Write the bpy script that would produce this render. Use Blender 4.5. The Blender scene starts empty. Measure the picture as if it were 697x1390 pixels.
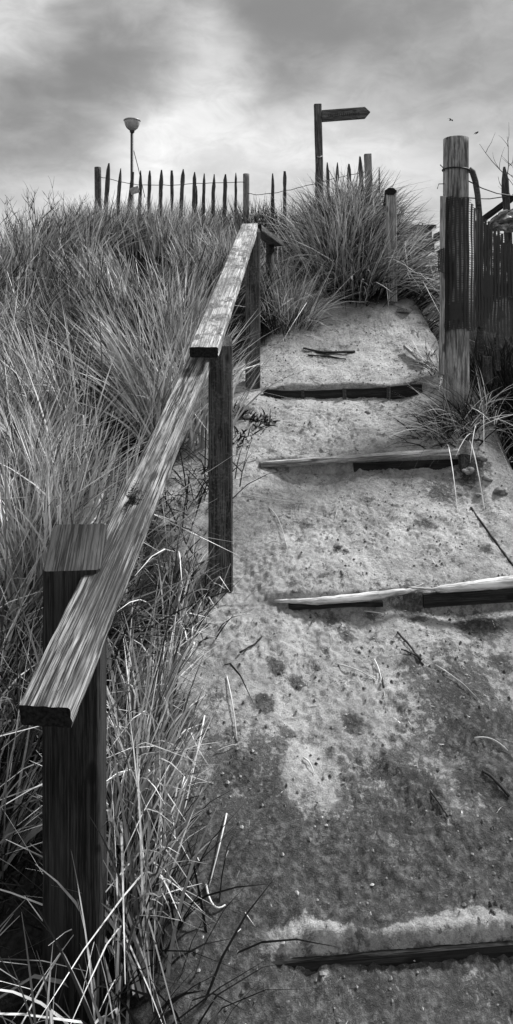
import bpy, math, random
import numpy as np
from mathutils import Vector, Matrix
random.seed(7); rng = np.random.default_rng(11)
C = bpy.context.scene.collection
SC = bpy.context.scene
F = 950.0; HX = 348.5; HY = 440.0; EYE = 2.5

# ------------------------------------------------------------------ camera
cam_d = bpy.data.cameras.new('camera'); cam = bpy.data.objects.new('camera', cam_d); C.objects.link(cam)
cam.location = (0, 0, EYE); cam.rotation_euler = (math.radians(90), 0, 0)
cam_d.sensor_fit = 'HORIZONTAL'; cam_d.sensor_width = 36; cam_d.lens = F/697*36
cam_d.shift_y = -(695-HY)/697; cam_d.clip_start = .05; cam_d.clip_end = 5000
SC.camera = cam
# ------------------------------------------------------------------ light
SUN_EL, SUN_AZ = math.radians(47), math.radians(56)      # azimuth measured from +Y towards +X
sd = bpy.data.lights.new('sun', 'SUN'); sd.energy = 1.5; sd.angle = math.radians(10); sd.color = (1, 1, 1)
sun = bpy.data.objects.new('sun', sd); C.objects.link(sun)
sdir = Vector((math.sin(SUN_AZ)*math.cos(SUN_EL), math.cos(SUN_AZ)*math.cos(SUN_EL), math.sin(SUN_EL)))
sun.rotation_euler = sdir.to_track_quat('Z', 'Y').to_euler(); sun.location = sdir*30
SC.view_settings.view_transform = 'Standard'; SC.view_settings.look = 'None'
SC.view_settings.exposure = 2.1
SC.cycles.diffuse_bounces = 2; SC.view_settings.gamma = 1; SC.view_settings.use_curve_mapping = False

class NT:
    def __init__(s, tree): s.t = tree; s.n = tree.nodes; s.l = tree.links
    def node(s, typ, **kw):
        n = s.n.new(typ)
        for k, v in kw.items(): setattr(n, k, v)
        return n
    def put(s, sock, v):
        if hasattr(v, 'links') or isinstance(v, bpy.types.NodeSocket): s.l.new(v, sock)
        else: sock.default_value = v
    def math(s, op, a, b=None, c=None, clamp=False):
        n = s.n.new('ShaderNodeMath'); n.operation = op; n.use_clamp = clamp
        s.put(n.inputs[0], a)
        if b is not None: s.put(n.inputs[1], b)
        if c is not None: s.put(n.inputs[2], c)
        return n.outputs[0]
    def vmath(s, op, a, b=None):
        n = s.n.new('ShaderNodeVectorMath'); n.operation = op; s.put(n.inputs[0], a)
        if b is not None: s.put(n.inputs[1], b)
        return n
    def mapping(s, vec, scale=(1,1,1), loc=(0,0,0)):
        n = s.n.new('ShaderNodeMapping'); s.put(n.inputs['Vector'], vec)
        n.inputs['Scale'].default_value = scale; n.inputs['Location'].default_value = loc
        return n.outputs[0]
    def noise(s, vec, scale, detail=4, rough=.55, dist=0):
        n = s.n.new('ShaderNodeTexNoise'); s.put(n.inputs['Vector'], vec)
        n.inputs['Scale'].default_value = scale; n.inputs['Detail'].default_value = detail
        n.inputs['Roughness'].default_value = rough; n.inputs['Distortion'].default_value = dist
        return n.outputs['Fac']
    def ss(s, v, a, b, lo=0., hi=1.):
        n = s.n.new('ShaderNodeMapRange'); n.interpolation_type = 'SMOOTHSTEP'
        s.put(n.inputs['Value'], v); n.inputs['From Min'].default_value = a; n.inputs['From Max'].default_value = b
        n.inputs['To Min'].default_value = lo; n.inputs['To Max'].default_value = hi
        return n.outputs['Result']
    def mix(s, f, a, b):
        n = s.n.new('ShaderNodeMix'); n.data_type = 'FLOAT'; s.put(n.inputs[0], f); s.put(n.inputs[2], a); s.put(n.inputs[3], b)
        return n.outputs[0]
    def attr(s, name):
        n = s.n.new('ShaderNodeAttribute'); n.attribute_name = name; return n.outputs['Fac']

# ------------------------------------------------------------------ sky: overcast, over the sky texture
W = bpy.data.worlds.new('World'); SC.world = W; W.use_nodes = True
w = NT(W.node_tree); bg = w.n['Background']
st = w.node('ShaderNodeTexSky', sky_type='NISHITA'); st.sun_disc = False
st.sun_elevation = SUN_EL; st.sun_rotation = SUN_AZ
bw = w.node('ShaderNodeRGBToBW'); w.l.new(st.outputs[0], bw.inputs[0])
tc = w.node('ShaderNodeTexCoord').outputs['Generated']
def pxdir(px, py):
    v = Vector(((px-HX)/F, 1, (HY-py)/F)); v.normalize(); return tuple(v)
nz = w.node('ShaderNodeTexNoise'); w.l.new(w.mapping(tc, (5, 5, 11)), nz.inputs['Vector'])
nz.inputs['Scale'].default_value = 1.0; nz.inputs['Detail'].default_value = 4
warp = w.vmath('SCALE', w.vmath('SUBTRACT', nz.outputs['Color'], (.5, .5, .5)).outputs[0]); warp.inputs['Scale'].default_value = .13
dirw = w.vmath('NORMALIZE', w.vmath('ADD', tc, warp.outputs[0]).outputs[0]).outputs[0]
cl = w.noise(w.mapping(tc, (2.6, 2.6, 6.), (3.1, .4, 1.7)), 1.6, 6, .5, .35)
cl2 = w.noise(w.mapping(tc, (6, 6, 11), (.3, 2.4, .7)), 1.5, 5, .55, .3)
val = w.math('ADD', w.math('MULTIPLY', w.math('SUBTRACT', cl, .5), 2.6), w.math('MULTIPLY', w.math('SUBTRACT', cl2, .5), 1.5))
val = w.math('ADD', val, 3.9)
BL = [(95,130,75,-2.3),(15,215,80,-1.6),(190,45,70,-1.9),(330,15,90,-1.9),(480,10,100,-1.6),(640,20,120,-1.7),
      (40,20,50,1.5),(300,72,50,1.3),(150,100,60,-1.),(60,170,70,-1.1),(215,75,45,-.9),(380,8,70,-.8),(700,180,90,-.5),(240,150,85,1.1),(120,215,80,1.3),(420,200,90,.7),(30,300,70,1.0),(250,240,120,.6),(570,180,110,.1),(340,140,50,-.5)]
for px, py, r, a in BL:
    d = w.vmath('DOT_PRODUCT', dirw, pxdir(px, py)).outputs['Value']
    rr = r/F*1.5
    g = w.ss(d, math.cos(rr*1.15), 1.0, 0, a*(.62 if a < 0 else .8))
    val = w.math('ADD', val, g)
cl3 = w.noise(w.mapping(tc, (9, 9, 17), (.9, 4.4, 2.7)), 1.6, 8, .62, .5)
val = w.math('MULTIPLY', val, w.ss(cl3, .3, .7, .87, 1.12))
val = w.math('SMOOTH_MAX', val, 1.5, .8)
tot = w.math('ADD', w.math('MULTIPLY', w.math('MINIMUM', bw.outputs[0], 8.0), .12), w.math('MULTIPLY', val, .88))
comb = w.node('ShaderNodeCombineColor')
for i in range(3): w.l.new(tot, comb.inputs[i])
w.l.new(comb.outputs[0], bg.inputs['Color']); bg.inputs['Strength'].default_value = .05*.74

# ------------------------------------------------------------------ materials (all greys: the scene is monochrome)
def new_mat(name):
    m = bpy.data.materials.new(name); m.use_nodes = True
    n = NT(m.node_tree); b = n.n['Principled BSDF']; b.inputs['Roughness'].default_value = .85
    b.inputs['Specular IOR Level'].default_value = .25
    return m, n, b
def grey(n, v):
    c = n.node('ShaderNodeCombineColor')
    for i in range(3): n.put(c.inputs[i], v)
    return c.outputs[0]
def bump(n, b, h, strength=.5, dist=.01):
    k = n.node('ShaderNodeBump'); k.inputs['Strength'].default_value = strength; k.inputs['Distance'].default_value = dist
    n.put(k.inputs['Height'], h); n.l.new(k.outputs[0], b.inputs['Normal'])

def wood_mat(name, lo, hi, lichen=0., dark=0., rough=.8, seed=0., grain=1., rot=None):
    """weathered timber, grain along local X"""
    m, n, b = new_mat(name)
    o = n.node('ShaderNodeTexCoord').outputs['Object']
    o = n.mapping(o, (1, 1, 1), (seed, seed*1.7, seed*.3))
    if rot: o.node.inputs['Rotation'].default_value = rot
    g1 = n.noise(n.mapping(o, (1.5, 110*grain, 110*grain)), 1., 6, .7, .25)
    g2 = n.noise(n.mapping(o, (9, 330*grain, 330*grain)), 1., 3, .7, .1)
    big = n.noise(n.mapping(o, (3, 9, 9)), 1., 4, .6)
    v = n.math('ADD', n.math('MULTIPLY', g1, .5), n.math('MULTIPLY', g2, .5))
    s = n.ss(v, .43, .585)
    col = n.mix(s, lo, hi)
    col = n.math('MULTIPLY', col, n.ss(big, .3, .68, .5, 1.15))
    crack = n.noise(n.mapping(o, (1.1, 60*grain, 60*grain), (4, 1, 2)), 1., 2, .5, .8)
    ck = n.ss(n.math('ABSOLUTE', n.math('SUBTRACT', crack, .5)), .0, .035, .25, 1.)
    ck2 = n.mix(n.ss(n.noise(n.mapping(o, (2, 5, 5), (9, 2, 2)), 1., 2), .45, .6), 1., ck)
    col = n.math('MULTIPLY', col, ck2)
    vo = n.node('ShaderNodeTexVoronoi'); n.l.new(n.mapping(o, (5, 13, 13), (1, 5, 2)), vo.inputs['Vector']); vo.inputs['Scale'].default_value = 1.
    col = n.math('MULTIPLY', col, n.ss(vo.outputs['Distance'], .10, .2, .25, 1.))
    h = n.math('MULTIPLY', v, ck2)
    if dark > 0:
        dk = n.ss(n.noise(n.mapping(o, (2.2, 11, 11), (2, 7, 1)), 1., 5, .62), .5, .64)
        col = n.mix(n.math('MULTIPLY', dk, dark), col, .035)
    if lichen > 0:
        ln = n.noise(o, 11., 8, .75)
        ln2 = n.noise(o, 90., 4, .7)
        lm = n.ss(n.math('ADD', ln, n.math('MULTIPLY', ln2, .28)), .62, .72)
        col = n.mix(n.math('MULTIPLY', lm, lichen), col, n.mix(n.ss(ln2, .4, .62), .035, .22))
        h = n.math('ADD', h, n.math('MULTIPLY', lm, n.math('MULTIPLY', ln2, .8)))
    b.inputs['Roughness'].default_value = rough
    n.l.new(grey(n, col), b.inputs['Base Color']); bump(n, b, h, .8, .004)
    return m
def plain_mat(name, v, rough=.7, var=.3, sc=20, spec=.3, metal=0.):
    m, n, b = new_mat(name)
    o = n.node('ShaderNodeTexCoord').outputs['Object']
    t = n.noise(o, sc, 5, .6)
    col = n.math('MULTIPLY', n.ss(t, .3, .7, 1-var, 1+var), v)
    n.l.new(grey(n, col), b.inputs['Base Color']); b.inputs['Roughness'].default_value = rough
    b.inputs['Specular IOR Level'].default_value = spec; b.inputs['Metallic'].default_value = metal
    bump(n, b, t, .3, .004)
    return m
def blade_mat(name, lo, hi, power=1.0, transl=.25):
    m, n, b = new_mat(name)
    r = n.node('ShaderNodeNewGeometry').outputs['Random Per Island']
    o = n.node('ShaderNodeTexCoord').outputs['Object']
    st_ = n.noise(o, 7., 3, .6)
    v = n.mix(n.math('POWER', r, power), lo, hi)
    v = n.math('MULTIPLY', v, n.ss(st_, .3, .7, .6, 1.15))
    n.l.new(grey(n, v), b.inputs['Base Color']); b.inputs['Roughness'].default_value = .6
    tr = n.node('ShaderNodeBsdfTranslucent'); n.l.new(grey(n, v), tr.inputs['Color'])
    mx = n.node('ShaderNodeMixShader'); mx.inputs[0].default_value = transl
    n.l.new(b.outputs[0], mx.inputs[1]); n.l.new(tr.outputs[0], mx.inputs[2])
    n.l.new(mx.outputs[0], n.n['Material Output'].inputs['Surface'])
    return m
M = {}
M['rail_near'] = wood_mat('rail_near', .02, .46, dark=.75, seed=1.3, grain=.8)
M['rail_upper'] = wood_mat('rail_upper', .17, .6, lichen=1., seed=4.3, grain=.8)
M['post_dark'] = wood_mat('post_dark', .006, .05, dark=.4, seed=2.1)
M['post_mid'] = wood_mat('post_mid', .015, .15, lichen=.35, dark=.5, seed=5.)
M['post_pale'] = wood_mat('post_pale', .12, .42, dark=.55, seed=7.)
M['board_pale'] = wood_mat('board_pale', .16, .6, seed=9., dark=.3)
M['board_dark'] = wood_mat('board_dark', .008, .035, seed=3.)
M['stake'] = wood_mat('stake', .04, .16, seed=6., dark=.3)
M['sign'] = wood_mat('sign', .035, .17, seed=8., dark=.2, grain=.5)
M['end'] = plain_mat('end_grain', .02, .95, .6, 120, .05)  # dark end grain, with the shade of backlit ends put into its colour
M['post_top'] = wood_mat('post_top', .01, .10, dark=.6, seed=3.7, grain=.6, rot=(0, math.radians(121.8), 0))
M['post_round'] = wood_mat('post_round', .12, .45, dark=.95, seed=7.3, grain=.28)
M['net'] = plain_mat('plastic_net', .012, .5, .3, 30, .4)
M['net_pale'] = plain_mat('worn_net', .05, .5, .3, 30, .4)
M['wire'] = plain_mat('rusty_wire', .03, .6, .4, 80, .4, .4)
M['metal'] = plain_mat('pole_metal', .05, .5, .3, 20, .4, .3)
M['glass'] = plain_mat('lamp_bowl', .42, .3, .15, 6, .5)
M['lamp_cap'] = plain_mat('lamp_cap', .3, .4, .2, 20)
M['plate'] = plain_mat('plate', .3, .6, .4, 40)
M['sheet'] = plain_mat('plastic_sheet', .3, .35, .4, 30, .5)
M['twig'] = plain_mat('twig', .03, .9, .4, 60, .2)
M['stone'] = plain_mat('sandy_stone', .2, .95, .5, 40, .1)
M['moss'] = plain_mat('moss', .055, .95, .7, 60, .05)
M['wall'] = plain_mat('render_wall', .13, .9, .15, 3, .1)
M['wall_dark'] = plain_mat('dark_trim', .045, .9, .2, 3, .1)
M['window'] = plain_mat('window_glass', .03, .15, .2, 3, .5)
M['bird'] = plain_mat('feathers', .06, .9, .2, 10, .1)
M['grass'] = blade_mat('dry_marram', .03, .92, 1.25, .1)
M['grass_mound'] = blade_mat('mound_marram', .02, .8, 1.5, .12)
M['grass_old'] = blade_mat('old_marram', .01, .4, 2.0, .08)
M['grass_pale'] = blade_mat('pale_marram', .15, .9, .9, .1)
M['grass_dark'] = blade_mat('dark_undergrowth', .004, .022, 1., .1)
M['straw'] = blade_mat('straw', .55, .75, 1., .1)

# ------------------------------------------------------------------ value noise
_perm = rng.random((257, 257))
def vn(x, y, s):
    x = np.asarray(x)*s+100.3; y = np.asarray(y)*s+57.7
    xi = np.floor(x).astype(int); yi = np.floor(y).astype(int); fx = x-xi; fy = y-yi
    fx = fx*fx*(3-2*fx); fy = fy*fy*(3-2*fy); xi %= 256; yi %= 256
    a = _perm[xi, yi]; b = _perm[xi+1, yi]; c = _perm[xi, yi+1]; d = _perm[xi+1, yi+1]
    return (a*(1-fx)+b*fx)*(1-fy)+(c*(1-fx)+d*fx)*fy-.5
def sstep(a, b, x):
    t = np.clip((x-a)/(b-a), 0, 1); return t*t*(3-2*t)

# ------------------------------------------------------------------ terrain
LIP = [(1.905, 1.65, .07), (3.07, 1.171, .055), (4.055, .763, .085), (4.875, .426, .07)]
tp = [-40, 0, 1.885, 1.905, 3.05, 3.068, 4.037, 4.055, 4.858, 4.875, 6.0, 6.6, 7.9, 9.2, 60, 200, 3000]
dp = [6, 2.33, 1.72, 1.65, 1.25, 1.171, .85, .763, .497, .426, -.07, -.3, -.8, -.95, -.95, 2, 12]
ts = [-40, 0, 1.9, 4.9, 6.0, 6.6, 7.9, 9.2, 60, 200, 3000]
ds = [6, 2.36, 1.67, .43, -.07, -.3, -.8, -.95, -.95, 2, 12]
PRINTS = []   # x, y, angle, length
def D0(x, y, fine=True):
    x = np.asarray(x, float); y = np.asarray(y, float)
    t = y-.075*(x-.5)
    # sand spills over the left ends of the steps
    a = np.interp(t, tp, dp); s = np.interp(t, ts, ds)
    m = sstep(-.06, .22, x+.05*vn(x, y, 5))*(1-sstep(1.17, 1.24, x))
    d = s*(1-m)+a*m
    d = d - .16*np.exp(-((x-1.38)/.26)**2-((y-4.6)/.6)**2)            # bank holding the big round post
    d = d + .75*sstep(1.42, 1.75, x)*sstep(3.5, 4.0, y)*(1-sstep(6.2, 7.4, y))
    d = d - .52*np.exp(-((x-1.0)/.5)**2-((y-7.2)/.62)**2)            # grassy mound
    near = np.exp(-((y-4)/9)**2)
    left = 1-sstep(-.5, -.2, x)
    d = d + left*near*(.16*vn(x, y, 1.1)+.05*vn(x, y, 3.3))
    d = d + .35*left*sstep(-.5, -1.6, -np.abs(x)) * 0
    d = d + .5*sstep(2.0, 3.6, -x)*sstep(5.5, 7.5, y)*np.exp(-((y-8)/5)**2)
    if fine:
        f = near*(.03*vn(x, y, 2.3)+.024*vn(x, y, 6)+.018*vn(x+4, y, 13))
        n1 = vn(x, y, 33); n2 = vn(x+9, y, 80)
        cl = sstep(-.05, .25, vn(x+3, y+5, 3.1))
        f = f-(.026*np.maximum(n1, 0)*cl+.012*n2*(.3+cl)+.006*vn(x, y, 160)+.02*np.maximum(np.abs(vn(x+1, y, 17))*-1+.06, 0)*5*sstep(-.1,.2,vn(x+7,y,2.4)))*near
        d = d + f
        for (qx, qy, an, L) in PRINTS:
            ca, sa = math.cos(an), math.sin(an)
            u = (x-qx)*ca+(y-qy)*sa; v = -(x-qx)*sa+(y-qy)*ca
            e = (u/(L*.5))**2+(v/(L*.19))**2
            k = sstep(1.25, .5, e)*sstep(-.35, .1, vn(x, y, 9))
            d = d + .8*k*(.007+.008*np.sin((u+v*v*6)*2*math.pi/.021))
            d = d - .003*np.exp(-((e-1.3)/.3)**2)
    return d
def gz(x, y, fine=True): return EYE-D0(x, y, fine)
def on_ground(px, py, zmin=1.2, zmax=12):
    zs = np.arange(zmin, zmax, .004)
    x = (px-HX)/F*zs; h = EYE-(py-HY)/F*zs
    g = gz(x, zs); i = np.argmax(g >= h)
    if g[i] < h[i]: i = len(zs)-1
    return Vector((x[i], zs[i], g[i]))
for px, py, an, L in [(494,701,1.5,.26),(590,764,1.4,.24),(513,772,1.8,.26),(528,1058,2.1,.24),(392,985,1.7,.22),(650,1010,2.5,.24),
                      (440,690,1.2,.25),(455,590,1.6,.26),(520,570,1.4,.26),(560,885,2.3,.24),(470,450,1.5,.26),(430,1110,1.8,.24),(600,1120,2.0,.25),(420,880,1.5,.22)]:
    p = on_ground(px, py); PRINTS.append((p.x, p.y, an, L))
def P(px, py, Z): return Vector(((px-HX)/F*Z, Z, EYE-(py-HY)/F*Z))

def xb(y):   # left limit of the open sand
    return np.interp(y, [1.0,1.9,2.6,3.1,3.5,4.2,4.6,5.2,5.9,6.5,8.5], [-.22,-.22,-.27,-.27,-.5,-.52,-.35,.02,.27,.34,.3])
xs = np.unique(np.concatenate([[-3000,-800,-200,-60,-30,-15,-9], np.arange(-7, -3, .35), np.arange(-3, -.5, .05), np.arange(-.5, 1.5, .0075),
     np.arange(1.5, 3, .05), np.arange(3, 7, .35), [9,15,30,60,200,800,3000]]))
ys = np.unique(np.concatenate([[-40,-15,-6,-3,-1], np.arange(0, 1.4, .08), np.arange(1.4, 5, .0075), np.arange(5, 9.5, .03),
     np.arange(9.5, 16, .4), [20,30,45,60,80,120,200,400,1000,3000]]))
X, Y = np.meshgrid(xs, ys)
Zg = gz(X, Y)
nx, ny = len(xs), len(ys)
co = np.stack([X, Y, Zg], -1).reshape(-1, 3)
idx = np.arange(nx*ny).reshape(ny, nx)
fc = np.stack([idx[:-1,:-1], idx[:-1,1:], idx[1:,1:], idx[1:,:-1]], -1).reshape(-1, 4)
def np_mesh(name, co, fc, smooth=True):
    me = bpy.data.meshes.new(name); k = fc.shape[1]
    me.vertices.add(len(co)); me.vertices.foreach_set('co', np.ascontiguousarray(co, np.float32).ravel())
    me.loops.add(fc.size); me.loops.foreach_set('vertex_index', np.ascontiguousarray(fc, np.int32).ravel())
    me.polygons.add(len(fc)); me.polygons.foreach_set('loop_start', np.arange(0, fc.size, k, dtype=np.int32))
    me.update(calc_edges=True)
    me.polygons.foreach_set('use_smooth', np.full(len(fc), smooth)); me.validate()
    return me
gm = np_mesh('ground', co, fc)
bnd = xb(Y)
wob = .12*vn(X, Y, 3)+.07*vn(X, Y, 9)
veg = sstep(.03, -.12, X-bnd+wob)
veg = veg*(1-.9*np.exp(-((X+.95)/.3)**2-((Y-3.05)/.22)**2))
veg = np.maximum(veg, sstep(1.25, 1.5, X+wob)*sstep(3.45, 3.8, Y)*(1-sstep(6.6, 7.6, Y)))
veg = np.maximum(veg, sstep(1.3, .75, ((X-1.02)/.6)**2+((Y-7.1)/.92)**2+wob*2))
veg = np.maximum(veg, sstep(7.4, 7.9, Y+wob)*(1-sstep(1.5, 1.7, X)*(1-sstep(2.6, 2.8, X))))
damp = np.zeros_like(X)
for px, py, r, a in [(330,1040,.055,1.15),(322,1055,.04,1.1),(358,955,.045,1.),(375,905,.045,.95),(405,930,.04,.9),(480,985,.05,.9),(545,1065,.07,.9),(245,1150,.12,1),(300,1200,.14,1),(420,1160,.12,.7),(520,1190,.16,.9),
     (620,1170,.16,1.),(690,1150,.12,1),(480,1220,.16,1),(350,1230,.12,1),(600,1225,.12,1),(390,1000,.06,.6),(520,1050,.07,.7),(640,1060,.08,.8),(560,900,.09,.6),
     (650,850,.12,.8),(560,830,.10,.7),(470,860,.05,.6),(450,845,.08,.5),(575,710,.06,.7),(660,745,.05,.6),(300,700,.06,.6),(415,715,.04,.6),(400,790,.05,.5),
     (380,640,.07,.4),(440,480,.12,.6),(600,670,.12,.7),(640,640,.12,.8),(550,950,.07,.5),(620,960,.09,.5),(690,980,.1,.8),(680,900,.08,.7),(230,980,.10,1),(225,1080,.1,1),
     (330,560,.1,.8),(350,1120,.08,.5),(690,1090,.1,.9),(300,1340,.2,.75),(500,1345,.2,.75),(680,1330,.2,.75),(400,1380,.2,.75)]:
    p = on_ground(px, py); damp = np.maximum(damp, a*np.exp(-((X-p.x)**2+(Y-p.y)**2)/(r*r)))
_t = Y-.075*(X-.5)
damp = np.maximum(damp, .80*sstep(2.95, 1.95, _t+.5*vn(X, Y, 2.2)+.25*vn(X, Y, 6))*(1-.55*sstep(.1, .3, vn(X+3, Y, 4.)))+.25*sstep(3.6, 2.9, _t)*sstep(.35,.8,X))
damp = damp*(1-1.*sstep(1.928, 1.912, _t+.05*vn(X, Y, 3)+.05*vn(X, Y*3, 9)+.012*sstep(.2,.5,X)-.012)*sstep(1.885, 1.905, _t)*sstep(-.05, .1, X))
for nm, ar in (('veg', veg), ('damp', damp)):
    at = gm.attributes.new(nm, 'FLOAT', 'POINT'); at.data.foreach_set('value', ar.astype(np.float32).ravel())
gmat, n, b = new_mat('sand_ground')
o = n.node('ShaderNodeTexCoord').outputs['Object']
n1 = n.noise(o, 9, 8, .68); n2 = n.noise(o, 55, 6, .7); n3 = n.noise(o, 330, 3, .7); n4 = n.noise(o, 2.6, 5, .6)
n5 = n.noise(n.mapping(o, (1,1,1), (5,3,1)), 24, 7, .72)
base = n.mix(n.ss(n.math('ADD', n.math('MULTIPLY', n1, .5), n.math('MULTIPLY', n2, .5)), .38, .62), .27, .5)
base = n.math('MULTIPLY', base, n.ss(n3, .35, .65, .85, 1.12))
base = n.math('MULTIPLY', base, n.ss(n4, .35, .65, .8, 1.1))
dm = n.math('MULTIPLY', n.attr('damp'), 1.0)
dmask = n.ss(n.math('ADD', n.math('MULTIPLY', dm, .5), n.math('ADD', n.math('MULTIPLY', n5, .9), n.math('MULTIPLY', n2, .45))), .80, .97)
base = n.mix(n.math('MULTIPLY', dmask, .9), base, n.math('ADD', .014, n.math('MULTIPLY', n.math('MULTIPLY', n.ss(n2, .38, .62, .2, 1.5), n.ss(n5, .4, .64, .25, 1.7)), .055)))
spk = n.ss(n.noise(n.mapping(o, (1,1,1), (2,9,4)), 60, 6, .8), .6, .66)
o2 = n.mapping(o, (1, 1, 1), (3, 2, 7))
sc1 = n.noise(o2, 17, 9, .78, .4); sc2 = n.noise(n.mapping(o, (1,1,1), (1,8,3)), 4.5, 3, .5)
scm = n.math('MULTIPLY', n.ss(sc1, .535, .585), n.ss(sc2, .4, .58))
base = n.mix(n.math('MULTIPLY', scm, .78), base, .06)
base = n.mix(n.math('MULTIPLY', spk, .45), base, .05)
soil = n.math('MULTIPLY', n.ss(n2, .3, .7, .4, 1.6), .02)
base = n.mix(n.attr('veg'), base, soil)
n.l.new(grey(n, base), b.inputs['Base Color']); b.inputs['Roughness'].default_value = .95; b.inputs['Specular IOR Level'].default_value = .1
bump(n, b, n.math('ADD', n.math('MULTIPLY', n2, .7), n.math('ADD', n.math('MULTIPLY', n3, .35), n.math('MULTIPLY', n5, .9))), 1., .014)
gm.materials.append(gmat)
ground = bpy.data.objects.new('ground', gm); C.objects.link(ground); ground['kind'] = 'structure'
ground['label'] = 'trodden pale sand path and dune ground rising to the crest'

# ------------------------------------------------------------------ object helpers
def thing(name, label, cat, loc=(0,0,0), group=None, kind=None):
    o = bpy.data.objects.new(name, None); C.objects.link(o); o.location = loc; o.empty_display_size = .1
    return tag(o, label, cat, group, kind)
def tag(o, label, cat, group=None, kind=None):
    o['label'] = label; o['category'] = cat
    if group: o['group'] = group
    if kind: o['kind'] = kind
    return o
def link(name, me, mats, parent=None, mat4=None, label=None):
    for m in (mats if isinstance(mats, (list, tuple)) else [mats]): me.materials.append(m)
    o = bpy.data.objects.new(name, me); C.objects.link(o)
    mat4 = mat4 or Matrix.Identity(4)
    if parent:
        base = Matrix.Translation(-(parent['_wl'] if False else world_loc(parent)))
        o.parent = parent; mat4 = world_mat(parent).inverted() @ mat4
    o.matrix_basis = mat4
    if label: o['label'] = label
    return o
def world_mat(o):
    m = o.matrix_basis.copy()
    while o.parent: o = o.parent; m = o.matrix_basis @ m
    return m
def world_loc(o): return world_mat(o).to_translation()
def from_py(name, vs, fs, smooth=True, mi=None):
    me = bpy.data.meshes.new(name); me.from_pydata([tuple(v) for v in vs], [], fs); me.update()
    for i, p in enumerate(me.polygons):
        p.use_smooth = smooth
        if mi: p.material_index = mi[i]
    return me
def frame(p0, p1, up=Vector((0,0,1))):
    x = (p1-p0).normalized(); y = up.cross(x).normalized(); z = x.cross(y)
    m = Matrix((x, y, z)).transposed().to_4x4(); m.translation = p0
    return m
def board(name, p0, p1, wd, th, mats, parent=None, up=Vector((0,0,1)), seg=None, rough=.002, bev=.12, taper=1., top_slope=0., bend=0., seed=0, label=None, tip=False, worn=0.):
    """plank from p0 to p1 (axis line), wd across, th thick; rounded worn arrises; material 1 on the two ends"""
    p0, p1 = Vector(p0), Vector(p1); L = (p1-p0).length; seg = seg or max(6, int(L/.025)); r = random.Random(seed)
    prof = []
    hw, hh = wd/2, th/2; bb = min(wd, th)*bev
    def side(a, b_, k):
        for i in range(k): prof.append((a[0]+(b_[0]-a[0])*i/k, a[1]+(b_[1]-a[1])*i/k))
    c = [(-hw+bb,-hh),(hw-bb,-hh),(hw,-hh+bb),(hw,hh-bb),(hw-bb,hh),(-hw+bb,hh),(-hw,hh-bb),(-hw,-hh+bb)]
    side(c[0],c[1],6); prof.append(c[1]); side(c[2],c[3],4); prof.append(c[3]); side(c[4],c[5],6); prof.append(c[5]); side(c[6],c[7],4); prof.append(c[7])
    K = len(prof); vs = []; ox = r.random()*50; tp0 = r.uniform(.86, .96); tp1 = r.uniform(.35, .8)
    off = np.array([[ox+k*.37 for k in range(K)] for i in range(seg+1)])
    for i in range(seg+1):
        s = i/seg; f = 1+(taper-1)*s
        if tip and s > tp0: f *= 1-(s-tp0)/(1-tp0)*tp1
        for k, (a, q) in enumerate(prof):
            nz_ = float(vn(s*L*7+ox, k*1.3+ox, 1.))*rough*2 + float(vn(s*L*25, k*2.1+ox, 1.))*rough
            wv = -worn*max(0, float(vn(s*L*9+ox, 3.3+k*.2, 1.)))*(1 if q > 0 else .3)
            l = math.hypot(a, q) or 1
            x = s*L
            if i == seg and top_slope: x += a*top_slope
            vs.append((x, a*f*(1+(nz_+wv)/l)+bend*math.sin(s*math.pi), q*f*(1+(nz_+wv)/l)))
    fs = []; mi = []
    for i in range(seg):
        for k in range(K):
            k2 = (k+1) % K
            fs.append((i*K+k, i*K+k2, (i+1)*K+k2, (i+1)*K+k)); mi.append(0)
    fs.append(tuple(reversed(range(K)))); mi.append(1); fs.append(tuple(range(seg*K, seg*K+K))); mi.append(1)
    me = from_py(name, vs, fs, False, mi)
    ml = mats if isinstance(mats, (list, tuple)) else [mats, mats]
    return link(name, me, ml, parent, frame(p0, p1, up), label)
def tube_data(pts, rad, sides=8, cap=True, jit=0., seed=0):
    pts = [Vector(p) for p in pts]; r = random.Random(seed); vs = []; fs = []
    n_ = len(pts); rads = rad if isinstance(rad, (list, tuple)) else [rad]*n_
    ref = Vector((.13, .21, 1)).normalized()
    for i, p in enumerate(pts):
        t = (pts[min(i+1, n_-1)]-pts[max(i-1, 0)]).normalized()
        rr = ref if abs(t.dot(ref)) < .95 else Vector((1, 0, 0))
        u = t.cross(rr).normalized(); v = t.cross(u)
        for k in range(sides):
            a = 2*math.pi*k/sides; q = rads[i]*(1+jit*(r.random()-.5))
            vs.append(p+u*math.cos(a)*q+v*math.sin(a)*q)
    for i in range(n_-1):
        for k in range(sides):
            k2 = (k+1) % sides
            fs.append((i*sides+k, i*sides+k2, (i+1)*sides+k2, (i+1)*sides+k))
    if cap: fs.append(tuple(reversed(range(sides)))); fs.append(tuple(range((n_-1)*sides, n_*sides)))
    return vs, fs
def tube(name, pts, rad, m, parent=None, sides=8, jit=0., seed=0, label=None, origin=None):
    origin = Vector(origin) if origin is not None else Vector(pts[0])
    vs, fs = tube_data([Vector(p)-origin for p in pts], rad, sides, True, jit, seed)
    return link(name, from_py(name, vs, fs), m, parent, Matrix.Translation(origin), label)
def merge(parts):
    V, Fa = [], []
    for vs, fs in parts:
        o_ = len(V); V += list(vs); Fa += [tuple(i+o_ for i in f) for f in fs]
    return V, Fa
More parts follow.
